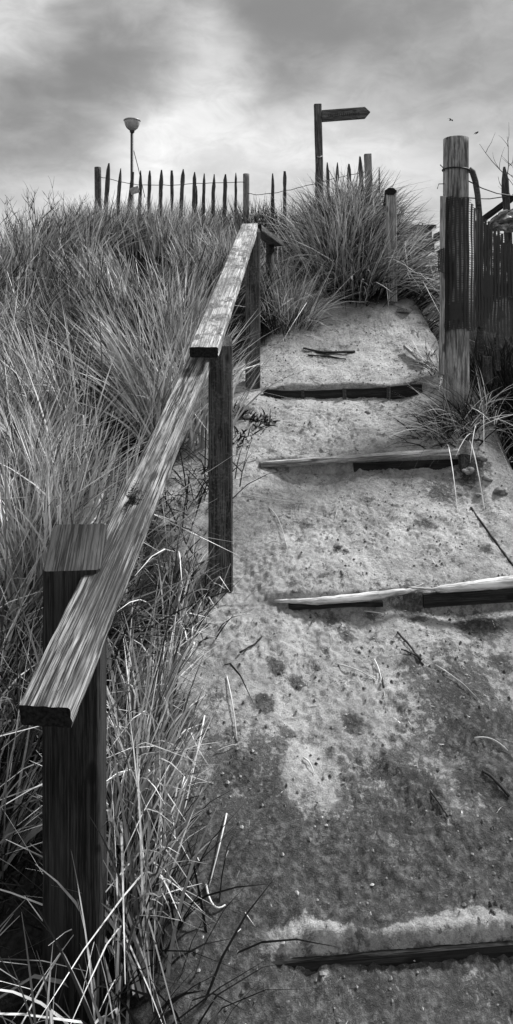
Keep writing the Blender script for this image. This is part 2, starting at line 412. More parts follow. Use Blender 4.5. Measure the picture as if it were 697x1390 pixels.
def box_data(c, s):
    x, y, z = c; a, b_, d = s[0]/2, s[1]/2, s[2]/2
    vs = [(x+i*a, y+j*b_, z+k*d) for i in (-1,1) for j in (-1,1) for k in (-1,1)]
    return vs, [(0,1,3,2),(4,6,7,5),(0,4,5,1),(2,3,7,6),(0,2,6,4),(1,5,7,3)]

# ------------------------------------------------------------------ grass
def blades(root, dirv, L, wd, droop, K=5, kink=None, flat=None):
    """root (N,3), dirv (N,3) unit, L (N), wd (N), droop (N,3): p(s)=root+L(dir s+droop s^2)"""
    N = len(root); s = np.linspace(0, 1, K+1)[None, :, None]
    p = root[:, None]+L[:, None, None]*(dirv[:, None]*s+droop[:, None]*s**2)
    if kink is not None:
        ks = np.maximum(s-.55, 0); p = p+L[:, None, None]*kink[:, None]*ks
    sd_ = np.cross(dirv, flat if flat is not None else rng.normal(size=(N, 3))); sd_ /= np.linalg.norm(sd_, axis=1)[:, None]+1e-9
    wv = (wd[:, None]*(1-np.linspace(0, 1, K+1)[None]**2.2*.88)*.5)[..., None]*sd_[:, None]
    co = np.stack([p-wv, p+wv], 2).reshape(-1, 3)
    b0 = (np.arange(N)*(K+1)*2)[:, None]+np.arange(K)[None]*2
    fc = np.stack([b0, b0+1, b0+3, b0+2], -1).reshape(-1, 4)
    return co, fc
def tussocks(centers, count, Lr, wr, spread=.07, lean=(0, 0), fan=.45, droop=.35, kinkp=.12, K=5, clip=None):
    """centers: list of (x, y, scale, leanx, leany)"""
    R = []; DV = []; LL = []; WW = []; DR = []; KK = []
    for (cx, cy, sc, lx, ly) in centers:
        m = int(count*sc)
        if m < 1: continue
        off = rng.normal(size=(m, 2))*spread*sc
        x = cx+off[:, 0]; y = cy+off[:, 1]
        z = gz(x, y, False)-.015
        a = rng.random(m)*2*np.pi; f = np.abs(rng.normal(size=m))*fan
        d = np.stack([np.cos(a)*f+lx+lean[0]+off[:, 0]*1.5, np.sin(a)*f+ly+lean[1]+off[:, 1]*1.5, np.ones(m)], -1)
        d /= np.linalg.norm(d, axis=1)[:, None]
        L = Lr[0]+(Lr[1]-Lr[0])*rng.random(m)**.8; L = L*(.75+.25*sc)
        g = droop*(.2+rng.random(m)**1.5*1.3)
        h = np.stack([d[:, 0], d[:, 1], np.zeros(m)], -1); h /= np.linalg.norm(h, axis=1)[:, None]+1e-6
        dr = h*(g*.6)[:, None]; dr[:, 2] = -g*(.25+1.2*np.hypot(d[:, 0], d[:, 1]))
        kk = np.zeros((m, 3)); km = rng.random(m) < kinkp
        kk[km] = rng.normal(size=(km.sum(), 3))*[.8, .8, .5]-[0, 0, .7]
        R.append(np.stack([x, y, z], -1)); DV.append(d); LL.append(L); WW.append(wr[0]+(wr[1]-wr[0])*rng.random(m)); DR.append(dr); KK.append(kk)
    R, DV, LL, WW, DR, KK = map(np.concatenate, (R, DV, LL, WW, DR, KK))
    if clip is not None:
        ok = np.ones(len(R), bool)
        for q in (.5, .75, 1.):
            t_ = R+LL[:, None]*(DV*q+DR*q*q+KK*max(q-.55, 0))
            ok &= (t_[:, 0] < xb(np.clip(t_[:, 1], 1, 8))+clip)
        R, DV, LL, WW, DR, KK = R[ok], DV[ok], LL[ok], WW[ok], DR[ok], KK[ok]
    return blades(R, DV, LL, WW, DR, K, KK)
def grass_obj(name, sets, mats, origin=None):
    cos = []; fcs = []; mi = []; o_ = 0
    for k, (co, fc) in enumerate(sets):
        cos.append(co); fcs.append(fc+o_); o_ += len(co); mi.append(np.full(len(fc), k))
    co = np.concatenate(cos); 
    if origin is None: origin = (0, 0, 0)
    me = np_mesh(name, co-np.array(origin), np.concatenate(fcs))
    for m in mats: me.materials.append(m)
    me.polygons.foreach_set('material_index', np.concatenate(mi).astype(np.int32))
    o = bpy.data.objects.new(name, me); C.objects.link(o); o.location = origin
    return o

# left dune grass
cs_near, cs_mid, cs_far, cs_dark = [], [], [], []
def keep(x, y): return not (4.0 < y < 4.95 and x > -.42) and x < float(xb(y))-.04 and x > -y*.44-.5 and not (((x+.95)/.24)**2+((y-3.05)/.16)**2 < 1)
tries = 0
while tries < 2600:
    tries += 1
    y = 1.25+7.2*rng.random()**.8; x = -4.2+4.7*rng.random()
    if not keep(x, y): continue
    if y < 2.9 and x > -.75 and rng.random() < .3: continue
    if vn(x+2.3, y+.7, 1.9) < -.1 and y > 2: continue
    if ((x+.68)/.3)**2+((y-3.75)/.68)**2 < 1 or ((x+1.55)/.25)**2+((y-4.6)/.4)**2 < 1 or ((x+.8)/.3)**2+((y-5.4)/.25)**2 < 1 or ((x+.62)/.18)**2+((y-1.75)/.4)**2 < 1: continue
    sc = .6+.6*rng.random(); lx = rng.normal()*.16+1.5*float(vn(x+5, y+2, 1.3)); ly = rng.normal()*.14-.08+.8*float(vn(x+1, y+8, 1.2))
    edge = float(xb(y))-x
    if edge < .3: sc *= .55; lx = min(lx, .1)-.12*(y < 2.6)
    if y < 1.5 and edge < .4: continue
    if y < 3: cs_near.append((x, y, sc, lx, ly))
    elif y < 5.4: cs_mid.append((x, y, sc, lx+.04, ly))
    else: cs_far.append((x, y, sc, lx+.02, ly))
cs_near = cs_near[:150]
def age(l, pale): return [c for c in l if (vn(c[0]+7, c[1]+3, 1.7)+.5*vn(c[0], c[1]+6, 4) > -.03 or (c[1] < 3.2 and c[0] > -.62) or (c[1] > 6.2 and c[0] < -.35)) == pale]
hollow = lambda c: True
sets_, mats_ = [], []
def both(l, *a, **k):
    for pale, mt in ((True, 'grass'), (False, 'grass_old')):
        q = age(l, pale)
        if q: sets_.append(tussocks(q, *a, **k)); mats_.append(M[mt])
both(cs_near[:150], 40, (.3, .75), (.006, .012), .045, fan=.24, droop=.5, kinkp=.25, K=6, clip=.15)
both(cs_mid[:290], 38, (.4, .92), (.007, .0135), .045, lean=(-.03, -.1), fan=.18, droop=.5, kinkp=.1, clip=.12)
cs_far += [(-2.0+2.4*rng.random(), 7.6+.7*rng.random(), 1.1, rng.normal()*.2, 0) for i in range(60)]
both(cs_far[-420:], 36, (.35, .72), (.009, .015), .06, lean=(.0, 0), fan=.18, droop=.32, kinkp=.08, K=4, clip=.3)
hero = []
def her(px, py, Z, k, sc, lx, ly, sp=.1):
    x = (px-HX)/F*Z
    for i in range(k): hero.append((x+rng.normal()*sp, Z+rng.normal()*sp, sc, lx+rng.normal()*.06, ly+rng.normal()*.06))
her(95,760,2.95,9,1.,.02,.05,.07); her(20,760,2.9,7,1.,.05,.05,.08); her(85,640,3.4,5,1.,-.2,-.1,.05)
her(235,560,4.2,9,1.,.22,-.02,.1); her(215,560,4.3,9,1.,-.3,0,.1); her(250,480,4.9,7,1.,.0,0,.07); her(40,560,4.0,8,1.,-.2,0,.12)
hg = tussocks(hero, 34, (.55, 1.0), (.007, .0135), .045, fan=.16, droop=.42, kinkp=.1, K=7)
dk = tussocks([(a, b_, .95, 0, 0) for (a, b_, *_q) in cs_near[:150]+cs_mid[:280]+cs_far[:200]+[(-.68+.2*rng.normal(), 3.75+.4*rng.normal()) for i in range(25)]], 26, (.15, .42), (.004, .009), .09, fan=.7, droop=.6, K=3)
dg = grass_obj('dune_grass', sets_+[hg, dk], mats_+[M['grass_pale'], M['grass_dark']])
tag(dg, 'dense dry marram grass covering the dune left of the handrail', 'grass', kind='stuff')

def tussock_thing(name, label, sets, mats, loc, group='marram grass tussocks beside the path'):
    o = grass_obj(name, sets, mats, loc); tag(o, label, 'grass tussock', group); return o
def ring(cx, cy, rx, ry, k, sc, outl=.3, leanx=0):
    out = []
    for i in range(k):
        a = rng.random()*2*math.pi; r = math.sqrt(rng.random())
        dx, dy = math.cos(a)*r, math.sin(a)*r
        out.append((cx+dx*rx, cy+dy*ry, sc*(.8+.4*rng.random()), dx*outl+leanx, dy*outl))
    return out
# big mound
mc = [(a_, b_, c_*(1 if a_ < 1.15 else .7), d_+.1, e_) for (a_, b_, c_, d_, e_) in ring(.98, 7.0, .5, .78, 80, 1., .45)]+[(1.2+.35*rng.random(), 6.35+.35*rng.random(), .6, .75, -.2) for i in range(9)]
tussock_thing('grass_mound', 'large bushy mound of drooping marram grass below the signpost at the head of the path',
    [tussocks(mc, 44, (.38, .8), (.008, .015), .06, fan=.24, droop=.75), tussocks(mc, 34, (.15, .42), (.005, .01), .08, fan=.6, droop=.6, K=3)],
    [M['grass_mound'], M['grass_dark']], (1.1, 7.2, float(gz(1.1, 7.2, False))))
c1 = ring(.26, 6.0, .16, .45, 15, .9, .35, .02)
tussock_thing('grass_tussock', 'spreading pale tussock right of the farthest handrail post at the sand edge',
    [tussocks(c1, 60, (.35, .7), (.0035, .007), .05, fan=.4, droop=.55), tussocks(c1, 20, (.1, .3), (.005, .009), .07, fan=.6, K=3)], [M['grass'], M['grass_dark']], (.2, 5.8, float(gz(.2, 5.8, False))))
c2 = ring(-.30, 3.0, .10, .2, 7, .6, .5, .12)
tussock_thing('grass_tussock', 'thin straggly tussock of bent straw at the foot of the middle handrail post',
    [tussocks(c2, 42, (.12, .36), (.004, .009), .05, fan=.6, droop=.6, kinkp=.3, clip=.2), tussocks(c2, 12, (.1, .2), (.004, .007), .05, fan=.7, K=3)], [M['grass'], M['grass_dark']], (-.28, 3., float(gz(-.28, 3., False))))
c3 = ring(-.38, 2.2, .07, .33, 15, .7, .25, .05)
tussock_thing('grass_tussock', 'loose fallen straw tussock on the sand edge just behind the nearest post',
    [tussocks(c3, 70, (.25, .62), (.005, .010), .05, fan=.26, droop=.75, kinkp=.4, K=6, clip=.13), tussocks(c3, 14, (.1, .25), (.004, .008), .05, fan=.7, K=3)], [M['grass'], M['grass_dark']], (-.3, 2.1, float(gz(-.3, 2.1, False))))
c4 = ring(1.38, 4.3, .22, .16, 9, .8, .9, -.15)+ring(1.24, 4.24, .14, .06, 6, .7, .6, -.3)
tussock_thing('grass_tussock', 'splayed tuft of long straw around the foot of the round post',
    [tussocks(c4, 24, (.2, .5), (.004, .008), .05, fan=.9, droop=.8, kinkp=.08, K=6), tussocks(c4, 25, (.1, .3), (.005, .01), .08, fan=.9, K=3)], [M['grass'], M['grass_dark']], (1.4, 4.3, float(gz(1.4, 4.3, False))))
c5 = ring(1.27, 5.1, .07, .3, 7, .4, .4, -.05)
tussock_thing('grass_tussock', 'low scrubby tuft behind the round post beside the upper step',
    [tussocks(c5, 50, (.08, .3), (.004, .007), .05, fan=.7, droop=.6), tussocks(c5, 20, (.05, .14), (.005, .01), .05, fan=.8, K=3)], [M['grass_mound'], M['grass_dark']], (1.25, 5.1, float(gz(1.25, 5.1, False))))
# dark undergrowth in the hollow behind the netting
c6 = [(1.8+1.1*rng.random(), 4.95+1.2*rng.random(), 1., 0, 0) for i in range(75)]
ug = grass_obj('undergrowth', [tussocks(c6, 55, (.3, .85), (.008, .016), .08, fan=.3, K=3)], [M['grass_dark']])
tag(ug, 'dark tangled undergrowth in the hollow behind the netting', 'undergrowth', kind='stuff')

# ------------------------------------------------------------------ handrail
hr = thing('handrail', 'weathered timber handrail with two sloping rails climbing beside the sandy steps', 'handrail', (-.44, 1.71, float(gz(-.44, 1.71))))
r1a = P(59.5, 959, 1.3); r1b = P(268, 492, 3.03)
d1 = (r1b-r1a).normalized()
up1 = d1.cross(Vector((0,0,1))).normalized().cross(d1)
off = -up1*.024
r1 = board('rail', r1a+off, r1b+d1*.1+off, .1, .048, [M['rail_near'], M['end']], hr, rough=.0022, seg=110, bev=.08, seed=1, worn=.003, label='bare grained lower rail with dark stains and a moss patch')
r2a = P(276.5, 471, 2.93); r2b = P(339.5, 303, 5.0)
d2 = (r2b-r2a).normalized(); up2 = d2.cross(Vector((0,0,1))).normalized().cross(d2)
r2 = board('rail', r2a-up2*.024, r2b-up2*.024, .122, .048, [M['rail_upper'], M['end']], hr, rough=.002, seg=130, bev=.13, seed=2, worn=.003, label='pale upper rail blotched with lichen')
r3 = board('rail', P(346, 309, 4.97), P(376, 330, 5.9), .1, .05, [M['post_mid'], M['end']], hr, rough=.002, seed=3, label='short dark rail turning off at the top')
def post(pxl, pxr, topy, Z, side, m, yaw=.09, slope=.35, sd_=0, par=hr, label=None, name='post', dep=.5):
    wd = side; pc = P((pxl+pxr)/2, topy, Z+side/2); base = Vector((pc.x, pc.y, float(gz(pc.x, pc.y))-dep*.4))
    # local X is up; local Y across -> give a sloping cut on the Z axis
    L = pc.z-base.z
    o = board(name, base, base+Vector((0,0,L)), wd, wd, [m, M['post_top']], par, up=Vector((math.sin(yaw), -math.cos(yaw), 0)), rough=.0015, seg=max(10, int(L/.03)), bev=.06, seed=sd_, label=label)
    me = o.data; mx = max(v.co.x for v in me.vertices)
    for v in me.vertices:
        if v.co.x > mx-.001: v.co.x -= v.co.z*slope
    return o
post(58, 148, 745, 1.66, .135, M['post_dark'], slope=.62, sd_=1, label='nearest post with its worn sloping top')
post(282, 317, 463, 3.07, .105, M['post_mid'], slope=.38, sd_=2)
post(334, 353, 312, 4.83, .098, M['post_mid'], slope=.38, sd_=3)
tube('post', [P(367, 330, 5.8), P(367, 330, 5.8)-Vector((0,0,.75))], [.035,.04], M['post_dark'], hr, 10)
# moss on the lower rail
def on_rail(px, py):
    nrm = up1; o_ = Vector((0,0,EYE)); d = Vector(((px-HX)/F, 1, (HY-py)/F)); t = (r1a-o_).dot(nrm)/d.dot(nrm); return o_+d*t
mp = on_rail(182, 676)
N = 1500
a = rng.random(N)*2*np.pi; rr = np.sqrt(rng.random(N))*(.75+.35*np.sin(a*3+1)+.15*np.sin(a*7))
ax1, ax2 = np.array(d1), np.array(d1.cross(up1).normalized())
rt = np.array(mp)[None]+ax1[None]*(rr*np.sin(a)*.10)[:, None]+ax2[None]*(rr*np.cos(a)*.034)[:, None]
dv = rng.normal(size=(N, 3))*.6+np.array(up1)[None]; dv /= np.linalg.norm(dv, axis=1)[:, None]
mc_, mf_ = blades(rt-np.array(up1)*.002, dv, (.002+.004*rng.random(N))*(1.2-rr*.7), .003+.002*rng.random(N), rng.normal(size=(N, 3))*.3, 2)
mo = link('moss', np_mesh('moss', mc_-np.array(mp), mf_), M['moss'], r1, Matrix.Translation(mp))

# ------------------------------------------------------------------ steps
def stepline(x, t): return t+.075*(x-.5)
def sp(x, t, dz=0.):
    y = stepline(x, t); return Vector((x, y, EYE-dz))
grp = 'timber step risers across the sandy path'
# lowest: dark board, mostly buried
t0, D_0 = LIP[0][0], LIP[0][1]
s0 = thing('step', 'lowest dark step board nearly buried in damp sand at the bottom', 'step', sp(.5, t0-.03, D_0+.07), grp)
board('riser', sp(-.02, t0-.010, D_0+.068), sp(1.2, t0-.010, D_0+.052), .03, .06, [M['board_dark'], M['end']], s0, seed=11, rough=.003, worn=.004)
# second: split pale log in two pieces
t1, D_1 = LIP[1][0], LIP[1][1]
s1 = thing('step', 'split pale log edging the step with a broken gap in its middle', 'step', sp(.5, t1, D_1+.03), grp)
def log(pts, rads, par, m, sd_, nm='log'):
    P2 = []; R2 = []
    for i in range(len(pts)-1):
        for k in range(6):
            s = k/6; P2.append(pts[i].lerp(pts[i+1], s)+Vector((0, 0, (random.random()-.5)*.003))); R2.append(rads[i]*(1-s)+rads[i+1]*s)
    P2.append(pts[-1]); R2.append(rads[-1])
    # build in local frame with X along the log so the grain follows it
    m4 = frame(pts[0], pts[-1]); inv = m4.inverted()
    vs, fs = tube_data([inv@p for p in P2], R2, 12, True, .16, sd_)
    return link(nm, from_py(nm, vs, fs, True), m, par, m4)
y1 = LIP[1][1]
M['log'] = wood_mat('log', .3, .75, seed=9.4, dark=.45, grain=.5)
log([P(372,816,3.02),P(430,816,3.02),P(500,810,3.03),P(548,803,3.05),P(575,800,3.06)], [.006,.015,.019,.012,.003], s1, M['log'], 1)
log([P(556,797,3.06),P(588,800,3.055),P(600,800,3.055),P(650,795,3.06),P(712,788,3.07),P(780,783,3.08)], [.003,.006,.017,.023,.026,.026], s1, M['log'], 2)
board('riser', P(575, 815, 3.045), P(790, 800, 3.075), .02, .06, [M['board_dark'], M['end']], s1, seed=17, rough=.003, worn=.004)  # dark strip added under the log, standing in for its shadow
board('riser', P(392, 824, 3.02), P(520, 819, 3.045), .015, .022, [M['board_dark'], M['end']], s1, seed=18, rough=.003, worn=.004)  # thin added strip, painted shade below the log's left piece
# third: pale plank over a dark riser with its end stake
t2, D_2 = LIP[2][0], LIP[2][1]
s2 = thing('step', 'pale cracked plank step over a dark hollow with a stub stake at its right end', 'step', sp(.6, t2, D_2+.05), grp)
board('plank', P(354, 630, 4.0), P(623, 612.5, 4.055), .06, .03, [M['board_pale'], M['post_pale']], s2, seed=13, rough=.004, worn=.004)
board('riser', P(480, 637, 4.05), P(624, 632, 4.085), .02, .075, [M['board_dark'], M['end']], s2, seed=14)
board('stake', P(631, 668, 4.02), P(631, 617, 4.03), .055, .05, [M['post_mid'], M['end']], s2, up=Vector((0,-1,0)), seed=15, rough=.004)
# fourth: dark boards with small stakes between them
t3, D_3 = LIP[3][0], LIP[3][1]
s3 = thing('step', 'highest step of short dark boards with sand lipping over their top', 'step', sp(.6, t3, D_3+.05), grp)
seg3 = [(358, 410, 536, 537), (411, 467, 537, 535), (469, 527, 535, 532), (529, 573, 532, 528)]
for i, (a_, b_, c_, e_) in enumerate(seg3):
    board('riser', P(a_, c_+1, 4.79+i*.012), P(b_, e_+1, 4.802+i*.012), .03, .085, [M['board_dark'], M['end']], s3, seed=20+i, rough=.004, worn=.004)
for i, (px, py) in enumerate([(411, 541), (468, 539), (528, 536)]):
    board('stake', P(px, py+4, 4.78), P(px, py-12, 4.785), .022, .02, [M['post_mid'], M['post_mid']], s3, up=Vector((0,-1,0)), seed=30+i, rough=.003)
# side boards of the path on the right
for lab, a_, b_, th in [('pale side board lying askew by the grass mound', on_ground(546, 428), on_ground(590, 446), .03), ('short half buried side board above the highest step', on_ground(552, 478), on_ground(577, 500), .02)]:
    a_ += Vector((0,0,.045)); b_ += Vector((0,0,.04))
    k = board('side_board', a_, b_, .1 if th > .025 else .05, th, [M['board_pale'], M['post_pale']], None, seed=41, rough=.004); tag(k, lab, 'board', 'side boards along the path')
SBP = [on_ground(707-67*q/12, 783-93*q/12)+Vector((0,0,.001)) for q in range(13)]
k = tube('side_board', SBP, [.004+.003*random.random() for _ in SBP], M['board_dark'], None, 6, .3)
tag(k, 'worn edge of a buried side board between pale log and plank', 'board', 'side boards along the path')

# ------------------------------------------------------------------ round post with netting
RZ = 4.4; rc = P(619.5, 188, RZ+.08); rb_ = float(gz(rc.x, rc.y))-.2
rp = thing('round_post', 'thick round timber post with a dark weathered head and wire round its neck', 'post', (rc.x, rc.y, rb_+.2))
def lathe_post(nm, x, y, z0, z1, r0, r1, m, par, sd_=0, dome=.0, lean=(0,0)):
    vs = []; fs = []; S = 28; n_ = max(8, int((z1-z0)/.04)); L = z1-z0
    for i in range(n_+1):
        s = i/n_; r = r0+(r1-r0)*s
        for k in range(S):
            a = 2*math.pi*k/S; q = r*(1+.03*float(vn(math.cos(a)*1.5+sd_, math.sin(a)*1.5+s*L*2, 1.2)))
            vs.append((s*L, math.cos(a)*q, math.sin(a)*q))
    for i in range(n_):
        for k in range(S):
            k2 = (k+1) % S; fs.append((i*S+k, i*S+k2, (i+1)*S+k2, (i+1)*S+k))
    c = len(vs)
    for k in range(S): 
        v = vs[n_*S+k]; vs.append((v[0]+.004, v[1]*.9, v[2]*.9))
    for k in range(S):
        k2 = (k+1) % S; fs.append((n_*S+k, n_*S+k2, c+k2, c+k))
    fs.append(tuple(range(c, c+S))); fs.append(tuple(reversed(range(S))))
    me = from_py(nm, vs, fs, True)
    return link(nm, me, m, par, frame(Vector((x, y, z0)), Vector((x+lean[0], y+lean[1], z1)), Vector((0,-1,0))))
lathe_post('trunk', rc.x, rc.y, rb_, rc.z, .083, .079, M['post_round'], rp, 3)
def ringpts(c, r, tilt, n_=40, a0=0, a1=2*math.pi):
    return [c+Vector((math.cos(a0+(a1-a0)*i/n_)*r, math.sin(a0+(a1-a0)*i/n_)*r, tilt*math.cos(a0+(a1-a0)*i/n_)*r)) for i in range(n_+1)]
wc = Vector((rc.x, rc.y, P(619, 227, RZ).z))
tube('wire', ringpts(wc, .0845, -.06), .0045, M['wire'], rp, 6)
tube('wire', [wc+Vector((-.08,-.03,-.01)), wc+Vector((-.1,-.05,.01)), wc+Vector((-.115,-.05,.025))], .003, M['wire'], rp, 5)
tube('wire', [wc+Vector((-.08,-.02,-.09)), wc+Vector((-.12,-.04,-.095)), wc+Vector((-.13,-.04,-.125))], .003, M['wire'], rp, 5)
bt = board('batten', P(600, 508, 4.42), P(601.5, 266, 4.42), .03, .018, [M['board_pale'], M['end']], None, up=Vector((0,-1,0)), seed=51, rough=.002)
tag(bt, 'thin pale batten standing against the left of the round post', 'batten')

# netting: sheet following a plan curve
def net(name, plan, top, bot, pitch, band, rowp, strand, m, label, sag=.0, thick=.002, seed=0, tagit=True):
    plan = [Vector(p) for p in plan]; ln = [0]
    plan = [Vector((p.x, p.y, 0)) for p in plan]
    for i in range(1, len(plan)): ln.append(ln[-1]+(plan[i]-plan[i-1]).length)
    T = ln[-1]; lx = [p.x for p in plan]; ly = [p.y for p in plan]
    def pt(u, z):
        jx = .006*float(vn(u*9+seed, z*5, 1.)); 
        uu = min(max(u+.010*float(vn(z*9+seed, u*14, 1.)), 0), T)
        return (float(np.interp(uu, ln, lx))+jx*0, float(np.interp(uu, ln, ly))-abs(jx)*1.5-.012*max(0, float(vn(u*16+seed, z*3, 1.))), z+.012*float(vn(u*18, z*3+seed, 1.)))
    vs = []; fs = []; u = 0
    def quad(u0, u1, z0a, z1a, z0b, z1b):
        c = len(vs); vs.extend([pt(u0, z0a), pt(u1, z0b), pt(u1, z1b), pt(u0, z1a)]); fs.append((c, c+1, c+2, c+3))
    while u < T:
        qx = float(np.interp(u, ln, lx))/float(np.interp(u, ln, ly))*F+HX
        zt = float(np.interp(qx, *zip(*top))); zb = float(np.interp(qx, *zip(*bot)))
        bw_ = band if qx < 641 else max(band, pitch*.66)
        zt += .012*float(vn(u*30, 3+seed, 1.)); zb += .03*float(vn(u*22, 8+seed, 1.))
        n_ = max(4, int((zt-zb)/.03))
        for i in range(n_):
            za, zc = zb+(zt-zb)*i/n_, zb+(zt-zb)*(i+1)/n_
            quad(u, u+bw_, za, zc, za, zc)
        z = zb
        while z < zt:
            hh = strand*(1+.8*float(vn(u*40, z*40, 1.)))
            if vn(u*7+seed, z*6, 1.) > .3: hh = rowp*1.05
            quad(u+bw_, u+pitch, z, z+hh, z, z+hh)
            z += rowp
        u += pitch
    me = from_py(name, vs, fs, False)
    o = link(name, me, m)
    sm = o.modifiers.new('thickness', 'SOLIDIFY'); sm.thickness = thick
    if tagit: tag(o, label, 'netting', 'plastic windbreak netting by the round post')
    return o
r_ = .0865
plan = [rc+Vector((math.cos(a)*r_, math.sin(a)*r_, 0)) for a in np.linspace(math.radians(170), math.radians(305), 16)]
plan += [P(641, 0, 4.42), P(655, 0, 4.5), P(675, 0, 4.56), P(700, 0, 4.62), P(760, 0, 4.7), P(830, 0, 4.8)]
zf = lambda py, Z=4.4: EYE-(py-HY)/F*Z
net('netting', plan, [(600, zf(266)), (636, zf(268)), (641, zf(277)), (655, zf(291)), (675, zf(308)), (700, zf(330)), (760, zf(360)), (850, zf(380))], [(600, zf(449)), (637, zf(448)), (655, zf(444)), (664, zf(430)), (672, zf(404)), (700, zf(398)), (850, zf(395))],
    .029, .014, .0145, .0036, M['net'], 'black plastic netting wrapped round the post and sagging off to the right')
net('netting', [P(646, 0, 4.52), P(660, 0, 4.56), P(680, 0, 4.63), P(700, 0, 4.72), P(830, 0, 4.86)], [(600, zf(290)), (655, zf(296)), (675, zf(316)), (700, zf(336)), (850, zf(380))], [(600, zf(440)), (662, zf(430)), (672, zf(402)), (850, zf(396))],
    .023, .013, .0115, .006, M['net'], 'inner fold of black netting doubled up behind the outer layer', seed=3)
net('netting', [P(657, 0, 4.85), P(680, 0, 4.86), P(720, 0, 4.9), P(850, 0, 5.)], [(600, zf(385, 4.85)), (900, zf(385, 4.85))], [(655, zf(448, 4.85)), (680, zf(458, 4.85)), (900, zf(460, 4.85))],
    .024, .008, .012, .0045, M['net_pale'], 'lower panel of worn open netting behind the black netting', seed=5)
net('netting', [P(594.5, 0, 4.33), P(598, 0, 4.31), P(604, 0, 4.31)], [(590, zf(342)), (604, zf(338))], [(590, zf(366)), (604, zf(372))],
    .014, .007, .010, .0055, M['net'], 'small torn flap of black netting on the left of the round post', seed=9)
st1 = tube('bent_stake', [P(637,229,4.6),P(642,233,4.6),P(646,246,4.6),P(649,265,4.62),P(651,290,4.64),P(652,330,4.66),P(653,480,4.68)], [.018,.02,.02,.02,.021,.021,.022], M['stake'], None, 8)
tag(st1, 'dark bent stake leaning just right of the round post', 'stake')
def paling(p0, p1, wd, th, par, sd_, m=None, label=None, name='stake'):
    return board(name, p0, p1, wd, th, [m or M['stake']]*2, par, up=Vector((.15,-1,0)).normalized(), seed=sd_, rough=.007, tip=True, bev=.25, seg=14, bend=.012*(random.random()-.5)*2)
ls = paling(P(704, 480, 5.0), P(685, 226, 5.0), .05, .035, None, 61, name='leaning_stake'); tag(ls, 'dark leaning stake at the right edge beyond the netting', 'stake')
dp_ = board('fallen_pole', P(655, 298, 5.05), P(706, 262, 5.0), .045, .04, [M['board_dark'], M['end']], None, seed=62, rough=.004); tag(dp_, 'dark pole lying diagonally behind the top of the netting', 'pole')
for lab, pts in [('upper sagging fence wire from round post to leaning stake', [P(636,245,4.55),P(655,255,4.7),P(675,262,4.85),P(700,266,5.),P(760,262,5.3)]),
                 ('lower twisted fence wire from round post to leaning stake', [P(634,268,4.55),P(650,269,4.65),P(665,269.5,4.8),P(690,266,4.95),P(760,266,5.3)])]:
    tag(tube('fence_wire', pts, .004, M['wire'], None, 6), lab, 'wire', 'wires right of the round post')
tag(tube('fence_wire', [P(668,401,4.8),P(700,404,4.8),P(760,406,4.9)], .004, M['straw'], None, 6), 'pale string along the worn netting', 'wire', 'wires right of the round post')
# crumpled sheet
vs = []; fs = []; A, B = 30, 18
for j in range(B+1):
    for i in range(A+1):
        u, v = i/A, j/B
        c = P(664+u*75, 300-30*u**.6+v*(18+38*u), 4.9)
        nn = float(vn(u*7, v*6, 1.))*.12+float(vn(u*15, v*13, 1.))*.06
        vs.append(c+Vector((0, nn, float(vn(u*9+5, v*7, 1.))*.02)))
for j in range(B):
    for i in range(A): q = j*(A+1)+i; fs.append((q, q+1, q+A+2, q+A+1))
cs = link('plastic_sheet', from_py('plastic_sheet', vs, fs, False), M['sheet']); sm = cs.modifiers.new('thickness', 'SOLIDIFY'); sm.thickness = .003
tag(cs, 'crumpled pale plastic sheet caught between pole and netting', 'plastic sheet')
# small timbers behind the straw
k = board('stump', P(662, 520, 4.75), P(662, 484, 4.75), .05, .05, [M['post_mid'], M['post_pale']], None, up=Vector((0,-1,0)), seed=63, rough=.003); tag(k, 'small square timber stump in the dark hollow right of the round post', 'stump')
k = board('hanging_batten', P(676, 503, 4.8), P(674, 458, 4.8), .035, .02, [M['post_mid'], M['end']], None, up=Vector((0,-1,0)), seed=64, rough=.003); tag(k, 'short batten hanging from the worn netting', 'batten')

# ------------------------------------------------------------------ paling fences on the crest
FZ = 8.0
def gbase(px, Z): p = P(px, 0, Z); p.z = float(gz(p.x, p.y, False))-.05; return p
fl = thing('paling_fence', 'wired paling fence on the dune crest with the lamp rising behind it', 'fence', gbase(234, FZ), 'paling fences along the crest')
lathe_post('post', P(134,0,FZ).x, FZ, gbase(134,FZ).z, P(0,227,FZ).z, .04, .038, M['post_mid'], fl, 1, lean=(-.01,0))
lathe_post('post', P(334.5,0,FZ).x, FZ, gbase(334,FZ).z, P(0,236,FZ).z, .038, .036, M['post_pale'], fl, 5)
for i, (tx, ty, bx_, wd) in enumerate([(148,221,141,.042),(164,228,158,.034),(181,233,171,.032),(191,231,188,.03),(203.5,231,202.5,.034),(219.5,230,216,.042),(233.5,231,232,.03),
        (249,229,245,.04),(264.5,233,261,.038),(266.5,252,268,.034),(277.5,235,276,.032),(291,236,290.5,.036),(306.5,236,306.5,.036),(320.5,234,320,.022)]):
    z = FZ+.03*random.uniform(-1, 1); b0 = gbase(bx_-1, z)
    paling(b0, P(tx, ty, z), wd, .022, fl, 100+i)
def wire(name, pts, Z, par, r=.004):
    pp = []
    for i in range(len(pts)-1):
        for k in range(5):
            s = k/5; pp.append(P(pts[i][0]*(1-s)+pts[i+1][0]*s, pts[i][1]*(1-s)+pts[i+1][1]*s+random.uniform(-.5,.5), Z-.03))
    pp.append(P(*pts[-1], Z-.03)); return tube(name, pp, r, M['wire'], par, 5)
wire('wire', [(134,239),(150,243),(170,248),(190,250.5),(230,251),(262,249),(300,248),(334,247)], FZ, fl)
